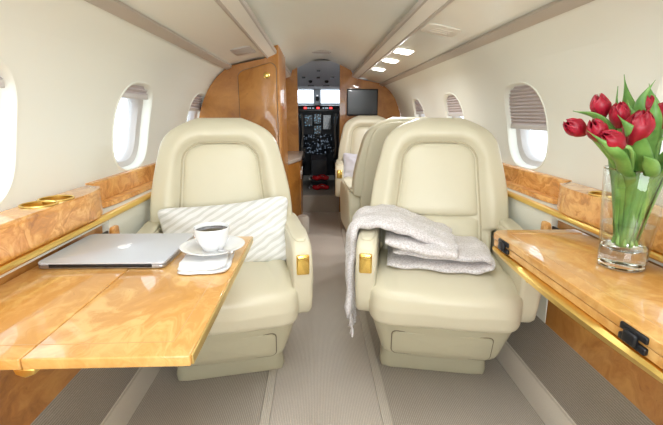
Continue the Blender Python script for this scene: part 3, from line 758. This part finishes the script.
def make_seat(label, colour=None, group=None):
    r = empty('passenger_seat', (0, 0, 0), 0, label, 'seat', group)
    L = M['leather']; LP = M['leather_panel']; LF = M['leather_low']
    # floor pedestal
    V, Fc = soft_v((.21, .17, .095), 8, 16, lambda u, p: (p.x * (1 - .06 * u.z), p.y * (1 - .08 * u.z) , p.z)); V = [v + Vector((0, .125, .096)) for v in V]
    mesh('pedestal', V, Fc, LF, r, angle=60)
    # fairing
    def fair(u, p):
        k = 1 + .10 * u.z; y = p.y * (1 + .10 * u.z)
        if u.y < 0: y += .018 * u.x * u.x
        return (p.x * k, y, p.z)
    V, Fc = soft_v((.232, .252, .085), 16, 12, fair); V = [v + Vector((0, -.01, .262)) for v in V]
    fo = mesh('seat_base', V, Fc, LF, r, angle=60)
    # drawer front standing a hair proud
    V = []; Fc = []
    def dr(x, z, off): 
        u = x / .235
        return (x, -.252 * (1 + .10 * (z - .262) / .085) - .01 + .018 * u * u + off, z)
    out = rrect(-.172, .172, .196, .300, .018, 4); n = len(out); rings = [(1, .006), (1, -.004), (.985, -.0065), (.5, -.0068), (.02, -.007)]
    for sc, off in rings:
        for x, z in out: V.append(dr(x * sc, .248 + (z - .248) * (sc if sc < .98 else (1 if sc == 1 else .96)), off))
    for j in range(len(rings) - 1):
        for i in range(n): Fc.append((j * n + i, j * n + (i + 1) % n, (j + 1) * n + (i + 1) % n, (j + 1) * n + i))
    Fc.append(tuple((len(rings) - 1) * n + i for i in range(n)))
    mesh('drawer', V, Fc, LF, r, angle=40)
    V = []; out2 = rrect(-.1755, .1755, .1925, .3035, .020, 4)
    for sc in (1, .97, .5, .02):
        for x, z in out2: V.append(dr(x * sc, .248 + (z - .248) * sc, -.0022 if sc < .99 else -.0015))
    for x, z in out2: V.append(dr(x, z, .006))
    Fc = [(j * n + i, j * n + (i + 1) % n, (j + 1) * n + (i + 1) % n, (j + 1) * n + i) for j in range(3) for i in range(n)]
    Fc += [(i, (i + 1) % n, 4 * n + (i + 1) % n, 4 * n + i) for i in range(n)] + [tuple(3 * n + i for i in range(n))]
    mesh('drawer_gap', V, Fc, M['seam_dark'], fo)
    # shadow line under the cushion, put in as a darker plate
    V, Fc = soft_v((.246, .272, .0045), 10, 12, lambda u, p: (p.x, p.y + (.018 * u.x * u.x if u.y < 0 else 0), p.z)); mesh('cushion_shadow_line', [v + Vector((0, -.032, .3475)) for v in V], Fc, M['piping'], r, angle=60)
    # cushion
    def cush(u, p):
        z = p.z + .012 * (1 - u.x ** 2) * (1 - u.y ** 2) * (1 if u.z > 0 else 0)
        x = p.x * (1.0 if u.y > -.1 else 1 + .10 * sstep(-.1, -.6, u.y))
        g = 0
        if u.z > 0:     # stitched side welts
            d = abs(abs(p.x) - .165); g = -.006 * math.exp(-(d / .008) ** 2) * sstep(-1.0, -.7, u.y)
            z += .008 * sstep(.15, .2, abs(p.x)) * sstep(-.95, -.3, u.y)
        y = p.y
        if u.y < 0:
            y = p.y - .020 * (1 - u.x ** 2) * (.5 + .5 * u.z) + .012 * abs(u.z)
            z -= .012 * sstep(-.55, -1, u.y)
        n_ = noise.noise(Vector((p.x * 9, p.y * 7, p.z * 9))) * .004
        return (x, y, z + g + n_)
    V, Fc = soft_v((.240, .265, .075), 30, 7, cush); V = [v + Vector((0, -.05, .410)) for v in V]
    mesh('seat_cushion', V, Fc, L, r, angle=0)
    # arms with gold recline plate
    for s in (-1, 1):
        ar = prism('armrest', arm_profile(), 'x', s * .272 - .036, s * .272 + .036, L, r, .018, 5, angle=60)
        soft('arm_pad', (.030, .20, .012), LP, ar, (s * .272, -.03, .622), 8, 4)
        pl = box('recline_latch', s * .272 - .022, s * .272 + .022, -.277, -.262, .515, .585, M['gold'], ar, .005)
        box('latch_lip', s * .272 - .018, s * .272 + .018, -.281, -.274, .572, .580, M['gold'], pl, .002)
    make_backrest(r, L, LP)
    # smooth shell over the back
    V, Fc = soft_v((.235, .022, .30), 10, 5, lambda u, p: recline((p.x * (1 - .1 * u.z), p.y, p.z + .33)))
    mesh('back_shell', [(x, y + .177, z + .40) for x, y, z in V], Fc, L, r, angle=0)
    return r
seatA = make_seat('cream leather seat on the left with a striped pillow, behind the laptop table')
seatA.location = (-.424, 1.50, 0); seatA.rotation_euler.z = R(10)
seatB = copy_tree(seatA); seatB.location = (.424, 1.50, 0); seatB.rotation_euler.z = R(-11)
seatB['label'] = 'cream leather seat on the right with the pale throw over its armrest'
seatC = copy_tree(seatA); seatC.location = (.42, 2.42, 0); seatC.rotation_euler.z = R(183)
seatC['label'] = 'cream leather seat facing the cockpit, back to back behind the right front seat'
seatD = copy_tree(seatA); seatD.location = (.42, 3.62, 0); seatD.rotation_euler.z = R(-3)
seatD['label'] = 'farthest cream leather seat, below the wall screen, facing aft with a lilac pillow'

# ------------------------------------------------------------------ runner
rn = empty('aisle_runner', (-.035, 1.4, 0), 0, 'ribbed taupe carpet runner along the aisle between the seats', 'carpet')
box('pile', -.196, .196, -2.9, 2.83, .0005, .007, M['carpet_run'], rn, .002)
for x in (-.232, .197): box('binding', x, x + .035, -2.9, 2.83, .0005, .009, M['carpet_edge'], rn, .003)

# ------------------------------------------------------------------ laptop
lp = empty('laptop', (-.588, 1.06, .6805), R(-1), 'closed silver laptop lying on the left table', 'laptop')
W2, D2 = .155, .122
prism('base', rrect(-W2, W2, -D2, D2, .012), 'z', .0015, .0095, M['alu_dark'], lp, .0015, 2)
prism('lid', rrect(-W2, W2, -D2, D2, .012), 'z', .0108, .0165, M['alu'], lp, .002, 3)
box('hinge_bar', -W2 + .03, W2 - .03, -D2 - .0005, -D2 + .01, .0035, .0128, M['black'], lp, .001)
for x in (-.12, .12):
    for y in (-.09, .09): box('rubber_foot', x - .008, x + .008, y - .008, y + .008, 0, .002, M['black'], lp)
ap = []
for t in range(0, 360, 8):      # round fruit outline with dimples top and bottom
    a = R(t); rr = .0165 * (1 - .10 * math.cos(a - PI / 2) ** 12 - .07 * math.cos(a + PI / 2) ** 12 if math.sin(a) >= 0 else 1 - .05 * abs(math.sin(a)) ** 14)
    x = rr * math.cos(a) * 1.02; y = rr * math.sin(a)
    x *= 1 - .14 * max(0, -math.sin(a))
    dx, dy = x - .0195, y - .002; dd = math.hypot(dx, dy)
    if dd < .0085: x = .0195 + dx / max(dd, 1e-5) * .0085 if dx < 0 else .0195 - .0085; 
    ap.append((x, y))
lg_ = prism('logo', ap, 'z', .0160, .0172, M['logo'], lp)
lf = []
for i in range(9): t = i / 8; lf.append((.001 + .009 * t, .0175 + .010 * t + .0032 * math.sin(PI * t)))
for i in range(7, 0, -1): t = i / 8; lf.append((.001 + .009 * t, .0175 + .010 * t - .0032 * math.sin(PI * t)))
prism('logo_leaf', lf, 'z', .0160, .0172, M['logo'], lg_)

# ------------------------------------------------------------------ napkin, saucer, cup, spoon
nk = empty('linen_napkin', (-.338, .972, .6805), R(4), 'folded white napkin under the saucer on the left table', 'napkin')
def nap(u, p): return (p.x + .003 * noise.noise(Vector((p.y * 30, p.z * 200, 1))), p.y + .004 * noise.noise(Vector((p.x * 35, p.z * 200, 7))), p.z + .005 * noise.noise(Vector((p.x * 40, p.y * 30, 3))) * (1 if u.z > 0 else .2))
V1 = soft_v((.060, .082, .0042), 20, 7, nap); V1 = ([v + Vector((0, 0, .0052)) for v in V1[0]], V1[1])
V2 = soft_v((.056, .080, .0045), 14, 7, nap); V2 = ([v + Vector((-.004, .002, .0130)) for v in V2[0]], V2[1])
V, Fc = merge([V1, V2]); mesh('folded_cloth', V, Fc, M['napkin'], nk, angle=0)
sa = empty('saucer', (-.334, 1.012, .698), 0, 'round white saucer holding the coffee cup', 'saucer')
lathe('dish', [(.002, .002), (.038, .002), (.040, 0), (.043, 0), (.045, .003), (.070, .011), (.082, .0165), (.0825, .018), (.081, .0188), (.066, .0135), (.044, .0065), (.028, .0052), (.002, .005)], M['ceramic'], sa, seg=64, cap=True)
cu = empty('coffee_cup', (-.334, 1.012, .7035), 0, 'white cup of black coffee on the saucer', 'cup')
lathe('cup_body', [(.002, .003), (.022, .003), (.023, 0), (.026, 0), (.027, .004), (.034, .014), (.041, .030), (.0445, .048), (.0455, .060), (.0448, .061), (.0435, .060), (.0425, .048), (.039, .031), (.031, .015), (.002, .009)], M['ceramic'], cu, seg=64)
tube('handle', catmull([(.043, 0, .050), (.060, 0, .051), (.066, 0, .038), (.058, 0, .022), (.040, 0, .020)], 6), [.0035] * 25, M['ceramic'], cu, 10).rotation_euler = (0, 0, R(68))
lathe('coffee', [(.002, .0), (.0436, .0), (.0436, .001), (.002, .0012)], M['coffee'], cu, c=(0, 0, .051), seg=48)
sp = empty('teaspoon', (-.334, 1.012, .7165), R(-52), 'small teaspoon lying on the saucer rim beside the cup', 'spoon')
V1 = tube_v([(.050, 0, -.0025), (.064, 0, .002), (.090, 0, .006), (.112, 0, .0065)], [.0016, .0016, .002, .0035], 8)
V2 = soft_v((.011, .007, .0022), 6, 2.4); V2 = ([v + Vector((.047, 0.0, -.003)) for v in V2[0]], V2[1])
V, Fc = merge([V1, V2]); mesh('spoon_body', V, Fc, M['steel'], sp, angle=0)

# ------------------------------------------------------------------ pillows
def pillow_mesh(name, hx, hz, th, m, parent):
    def f(u, p):
        ex = 1 - max(abs(u.x), abs(u.z)) ** 2.6
        t = th * (.10 + .90 * max(0, ex) ** .55)
        cr = 1 + .07 * abs(u.x * u.z) ** 2
        x = u.x * hx * cr * (1 - .05 * (1 - abs(u.z) ** 2) * abs(u.x) ** 6); z = u.z * hz * cr * (1 - .06 * (1 - u.x ** 2) * abs(u.z) ** 6)
        y = math.copysign(1, u.y) * t * abs(u.y) ** .5 if abs(u.y) > .01 else 0
        y += .012 * noise.noise(Vector((u.x * 3.2, u.z * 2.6, 2))) + .006 * noise.noise(Vector((u.x * 8, u.z * 6, 5)))
        return (x, y, z)
    V, Fc = soft_v((1, 1, 1), 26, 9, f); return mesh(name, V, Fc, m, parent, angle=0)
pw = empty('throw_pillow', (-.41, 1.515, .588), 0, 'white pillow with fine wavy stripes leaning in the left seat', 'pillow')
pw.rotation_euler = (R(-17), R(-4), R(9))
pm = pillow_mesh('pillow_cover', .245, .128, .062, M['pillow'], pw)
rim = []
for i in range(80):
    a = 2 * PI * i / 80; c, s_ = math.cos(a), math.sin(a); t = (abs(c) ** 9 + abs(s_) ** 9) ** (-1 / 9)
pw2 = empty('throw_pillow', (.34, 3.645, .575), 0, 'small pale lilac pillow in the farthest seat', 'pillow')
pw2.rotation_euler = (R(-16), R(3), R(-3))
pillow_mesh('pillow_cover', .16, .12, .05, M['pillow_grey'], pw2)

# ------------------------------------------------------------------ throw blanket on the right seat
tb = empty('throw_blanket', (.424, 1.50, 0), R(-11), 'pale heathered throw with fringe draped over armrest and seat of the right chair', 'blanket')
def sheet(path, ya, yb, th, seed, amp=.010, ny=22, n=7, edge=.5):
    """a thick soft sheet: path of (x, z, y shift), from ya to yb, rounded edges"""
    P = catmull(path, n); V = []; Fc = []; sec = []
    for k in range(ny): sec.append((-1 + 2 * k / (ny - 1), 1))
    for k in range(ny): sec.append((1 - 2 * k / (ny - 1), -1))
    m_ = len(sec)
    for i, p in enumerate(P):
        d = (P[min(i + 1, len(P) - 1)] - P[max(i - 1, 0)]); tn = Vector((d.x, 0, d.y)).normalized(); nrm = Vector((-tn.z, 0, tn.x))
        e0 = min(1, .35 + i / 3, .35 + (len(P) - 1 - i) / 3)
        for u, sd in sec:
            t = th / 2 * (max(0, 1 - abs(u) ** 4) ** .5) * e0
            y = (ya + yb) / 2 + p.z + u * (yb - ya) / 2 * (1 + .04 * math.sin(i * .7 + seed))
            w_ = amp * noise.noise(Vector((p.x * 9 + seed, y * 14, p.y * 9))) + amp * .5 * noise.noise(Vector((p.x * 25 + seed, y * 34, p.y * 25)))
            q = Vector((p.x, y, p.y)) + nrm * (sd * t + w_); V.append(q)
    for i in range(len(P) - 1):
        for k in range(m_): Fc.append((i * m_ + k, i * m_ + (k + 1) % m_, (i + 1) * m_ + (k + 1) % m_, (i + 1) * m_ + k))
    Fc.append(tuple(range(m_))[::-1]); Fc.append(tuple((len(P) - 1) * m_ + k for k in range(m_)))
    return V, Fc
S1 = sheet([(-.332, .30, -.02), (-.334, .42, -.02), (-.333, .56, -.01), (-.318, .640, 0), (-.27, .658, 0), (-.20, .654, .0), (-.12, .632, .01), (-.04, .606, .02), (.02, .585, .03), (.05, .566, .03)], -.185, .14, .040, 1.0, .016)
S2 = sheet([(-.20, .508, .0), (-.12, .510, -.01), (.0, .508, -.02), (.10, .506, -.02), (.15, .508, -.01), (.175, .525, 0), (.15, .546, 0), (.10, .546, -.01), (.0, .548, -.01), (-.10, .552, 0), (-.18, .556, 0)], -.17, .12, .030, 4.0, .006)
S3 = sheet([(-.20, .565, .03), (-.12, .585, .03), (-.06, .578, .02), (.0, .57, .02)], -.10, .13, .034, 7.0, .01)
S4 = sheet([(-.21, .60, 0), (-.15, .592, -.01), (-.06, .578, -.02), (.01, .572, -.02), (.045, .566, -.02)], -.19, -.03, .034, 9.0, .008)
V, Fc = merge([S1, S2, S3, S4]); mesh('woven_cloth', V, Fc, M['throw'], tb, angle=0)
FR = []
rf = random.Random(5)
for i in range(13):
    y = -.18 + .25 * i / 12; x0 = -.332 + rf.uniform(-.006, .006); z = .30
    pts = [(x0, y, z + .01), (x0 - .004 + rf.uniform(-.006, .006), y + rf.uniform(-.006, .006), z - .03), (x0 + rf.uniform(-.008, .008), y + rf.uniform(-.01, .01), z - .06), (x0 + rf.uniform(-.01, .01), y + rf.uniform(-.012, .012), z - .085)]
    FR.append(tube_v(catmull(pts, 4), [.0042] * 4 + [.0036] * 5 + [.005] * 2 + [.004, .003], 6))
V, Fc = merge(FR); mesh('fringe', V, Fc, M['throw'], tb, angle=0)

# ------------------------------------------------------------------ vase, water, tulips
VC = Vector((.656, .862, .7004))
vs = empty('glass_vase', VC, 0, 'clear tapered glass vase on the right table holding tulips', 'vase')
prof_v = [(.002, .0), (.044, .0), (.0475, .003), (.0485, .012), (.051, .06), (.0575, .14), (.0645, .228), (.0640, .2305), (.0620, .2295), (.0550, .14), (.0490, .066), (.0470, .058), (.0465, .05)]
lathe('vase_body', prof_v, M['vase_glass'], vs, seg=72, cap=False)
lathe('vase_foot', [(.002, .001), (.042, .001), (.0462, .004), (.0468, .012), (.0482, .046), (.046, .050), (.043, .048), (.036, .043), (.002, .041)], M['crystal'], vs, seg=72)
lathe('rim', [(.0615, .2290), (.0632, .2315), (.0650, .2295), (.0632, .2275)], M['crystal'], vs, seg=72, cap=False)
lathe('water', [(.002, .045), (.036, .047), (.0455, .056), (.0475, .068), (.0505, .104), (.002, .104)], M['water'], vs, seg=56)
heads = [(.499, .86, 1.020, 'crimson tulip leaning furthest left out of the vase', -62, 0), (.512, .81, 1.015, 'crimson tulip tilted left, right next to the outermost one', -38, 10),
         (.560, .88, 1.064, 'highest crimson tulip on the left side of the bouquet', -14, -5), (.522, .775, .998, 'crimson tulip lying almost level at the front of the bouquet', -64, 0),
         (.576, .84, 1.046, 'dark crimson tulip upright behind the level one', -14, 5), (.575, .785, 1.022, 'largest crimson tulip, upright in the middle front of the bouquet', 3, 16),
         (.682, .90, 1.064, 'small crimson tulip half hidden at the back of the bouquet', 8, -8), (.640, .82, 1.040, 'crimson tulip tilted right beside the largest one', 32, 10),
         (.678, .80, 1.020, 'crimson tulip at the right edge of the bouquet', 45, 15), (.735, .89, 1.050, 'rearmost crimson tulip on the right side of the bouquet', 40, 0)]
def flower_mesh(name, rad, hgt, parent, seed):
    V = []; Fc = []; rg = random.Random(seed)
    for layer in (0, 1):
        for j in range(3):
            ph = 2 * PI * (j + .5 * layer) / 3 + rg.uniform(-.1, .1); o = len(V); NT, NS_ = 14, 8; R_ = rad * (1.0 if layer == 0 else .93)
            op = rg.uniform(0, .12)
            for side in (0, 1):
                for i in range(NT + 1):
                    t = i / NT
                    rr = R_ * (math.sin(PI * (.10 + .82 * t ** 1.15)) ** .8) * (1 + op * t) - side * .0011
                    wd_ = 1.30 * (1 - max(0, (t - .45) / .55) ** 2.2) ** .8 if t < 1 else 0
                    for k in range(NS_ + 1):
                        s_ = -1 + 2 * k / NS_; a = ph + s_ * wd_
                        r2 = rr * (1 + .05 * s_ * s_ * (1 if k % 2 else 1)); z = hgt * (t - .03 * s_ * s_ * t) + .004 * math.sin(3 * s_ + seed) * t
                        V.append((r2 * math.cos(a), r2 * math.sin(a), z))
            n1 = (NT + 1) * (NS_ + 1)
            for side in (0, 1):
                for i in range(NT):
                    for k in range(NS_):
                        a = o + side * n1 + i * (NS_ + 1) + k; Fc.append((a, a + 1, a + NS_ + 2, a + NS_ + 1))
            for i in range(NT):
                for k in (0, NS_):
                    a = o + i * (NS_ + 1) + k; Fc.append((a, a + NS_ + 1, a + NS_ + 1 + n1, a + n1))
    me = bpy.data.meshes.new(name); me.from_pydata(V, [], Fc); me.update(); me.shade_smooth()
    return link(name, me, M['petal'], parent)
def leaf_v(pts, wmax, twist=0, fold=.35):
    P = catmull(pts, 8); V = []; Fc = []; n = len(P); K = 6
    for i, p in enumerate(P):
        t = i / (n - 1); d = (P[min(i + 1, n - 1)] - P[max(i - 1, 0)]).normalized()
        outw = Vector((p.x - VC.x, p.y - VC.y, 0)); outw = outw.normalized() if outw.length > .001 else Vector((1, 0, 0))
        sd = d.cross(outw).normalized(); sd = Matrix.Rotation(twist * t, 3, d) @ sd; nr = sd.cross(d).normalized()
        w_ = wmax * (.25 + .75 * sstep(.0, .45, t)) * (1 - sstep(.62, 1.0, t) ** 1.2) + .0003
        for lay in (0, .0012):
            for k in range(K + 1):
                u = -1 + 2 * k / K; V.append(p + sd * (u * w_) - nr * (fold * w_ * (u * u - .3)) + nr * lay)
    m_ = 2 * (K + 1)
    for i in range(n - 1):
        for lay in (0, 1):
            for k in range(K): a = i * m_ + lay * (K + 1) + k; Fc.append((a, a + 1, a + m_ + 1, a + m_))
        for k in (0, K): a = i * m_ + k; Fc.append((a, a + m_, a + m_ + K + 1, a + K + 1))
    return V, Fc
rg = random.Random(11)
for q, (hx, hy, hz, lab, tiltx, tilty) in enumerate(heads):
    big = .0240 if 'largest' in lab else (.0165 if 'small' in lab else .0185)
    H = Vector((hx, hy, hz)); hgt = big * 2.75
    ax = Matrix.Rotation(R(tiltx), 3, 'Y') @ Matrix.Rotation(R(tilty), 3, 'X') @ Vector((0, 0, 1))
    base = H - ax * hgt * .5
    a0 = 2 * PI * q / len(heads)
    foot = VC + Vector((.024 * math.cos(a0 + 2.2), .024 * math.sin(a0 + 2.2), .056))
    # neck of the vase: the stems fan out inside the rim
    dirn = Vector((base.x - VC.x, base.y - VC.y, 0)); dl = dirn.length
    neck = VC + (dirn * (min(.040, dl) / max(dl, .001))) + Vector((0, 0, .215))
    mid = VC + (dirn * (min(.018, dl) / max(dl, .001))) + Vector((0, 0, .12))
    t = empty('tulip', base, 0, lab, 'tulip', 'red tulips in the vase')
    fl = flower_mesh('flower', big, hgt, t, q); fl.rotation_euler = ax.to_track_quat('Z', 'Y').to_euler()
    tube('stem', [v - base for v in catmull([foot, mid, neck, base - ax * .02, base + ax * .002], 7)], .0036, M['stem'], t, 8)
    # one clasping leaf inside the vase for each stem
    lv = leaf_v([mid - Vector((0, 0, .07)), mid + dirn * .05, neck + dirn * .06 + Vector((0, 0, .01)), neck + dirn * .35 + Vector((0, 0, .07 + .02 * rg.random()))], .018 + .006 * rg.random(), rg.uniform(-.5, .5))
    mesh('leaf', [v - base for v in lv[0]], lv[1], M['leaf'], t, angle=0)
# long outer leaves: each a blade of its own stem
blades = [((.575, .80, .935), (.525, .765, .975), (.470, .78, 1.018), .014, 'green tulip leaf sweeping down left below the outermost flower'),
          ((.600, .86, .98), (.550, .87, 1.04), (.500, .88, 1.056), .017, 'narrow green leaf pointing up left above the outermost flower'),
          ((.635, .90, .99), (.612, .90, 1.06), (.600, .89, 1.108), .018, 'slim upright green leaf left of the tallest leaf'),
          ((.66, .90, .99), (.652, .92, 1.06), (.632, .92, 1.135), .028, 'tallest broad green leaf standing in the middle of the bouquet'),
          ((.63, .82, .97), (.618, .80, 1.04), (.612, .80, 1.085), .017, 'bright green leaf pointing up behind the largest flower'),
          ((.615, .80, .95), (.560, .775, 1.01), (.530, .785, 1.048), .016, 'green leaf curling between the left front flowers'),
          ((.66, .79, .94), (.632, .755, .99), (.610, .748, 1.035), .015, 'pale green leaf rising in front, right of the largest flower'),
          ((.70, .83, .95), (.690, .79, 1.02), (.685, .78, 1.06), .030, 'broad green leaf arching up at the right edge of the bouquet'),
          ((.70, .90, .98), (.70, .91, 1.06), (.685, .91, 1.115), .024, 'upright green leaf at the back right of the bouquet'),
          ((.650, .84, .98), (.600, .835, 1.04), (.588, .84, 1.078), .016, 'light green leaf standing between the two upper left flowers'),
          ((.66, .85, .98), (.628, .86, 1.06), (.648, .85, 1.118), .022, 'bright green leaf leaning against the tallest leaf, just in front of it'),
          ((.61, .82, .94), (.560, .80, .975), (.500, .805, 1.000), .017, 'dark green leaf spreading left under the leftmost flowers'),
          ((.63, .79, .93), (.60, .77, .955), (.575, .76, .972), .014, 'short broad green leaf below the level flower at the vase rim')]
for p1, p2, p3, wd_, lab in blades:
    p1, p2, p3 = Vector(p1), Vector(p2), Vector(p3); dirn = Vector((p1.x - VC.x, p1.y - VC.y, 0)); dl = max(dirn.length, .001)
    neck = VC + dirn * (min(.045, dl) / dl) + Vector((0, 0, .20)); foot = VC + dirn * (min(.022, dl) / dl) + Vector((0, 0, .06))
    V, Fc = leaf_v([foot, neck, p1, p2, p3], wd_, rg.uniform(-.4, .4))
    o = mesh('tulip_leaf', V, Fc, M['leaf'], None, angle=0); tag(o, lab, 'leaf', 'long leaves of the bouquet')
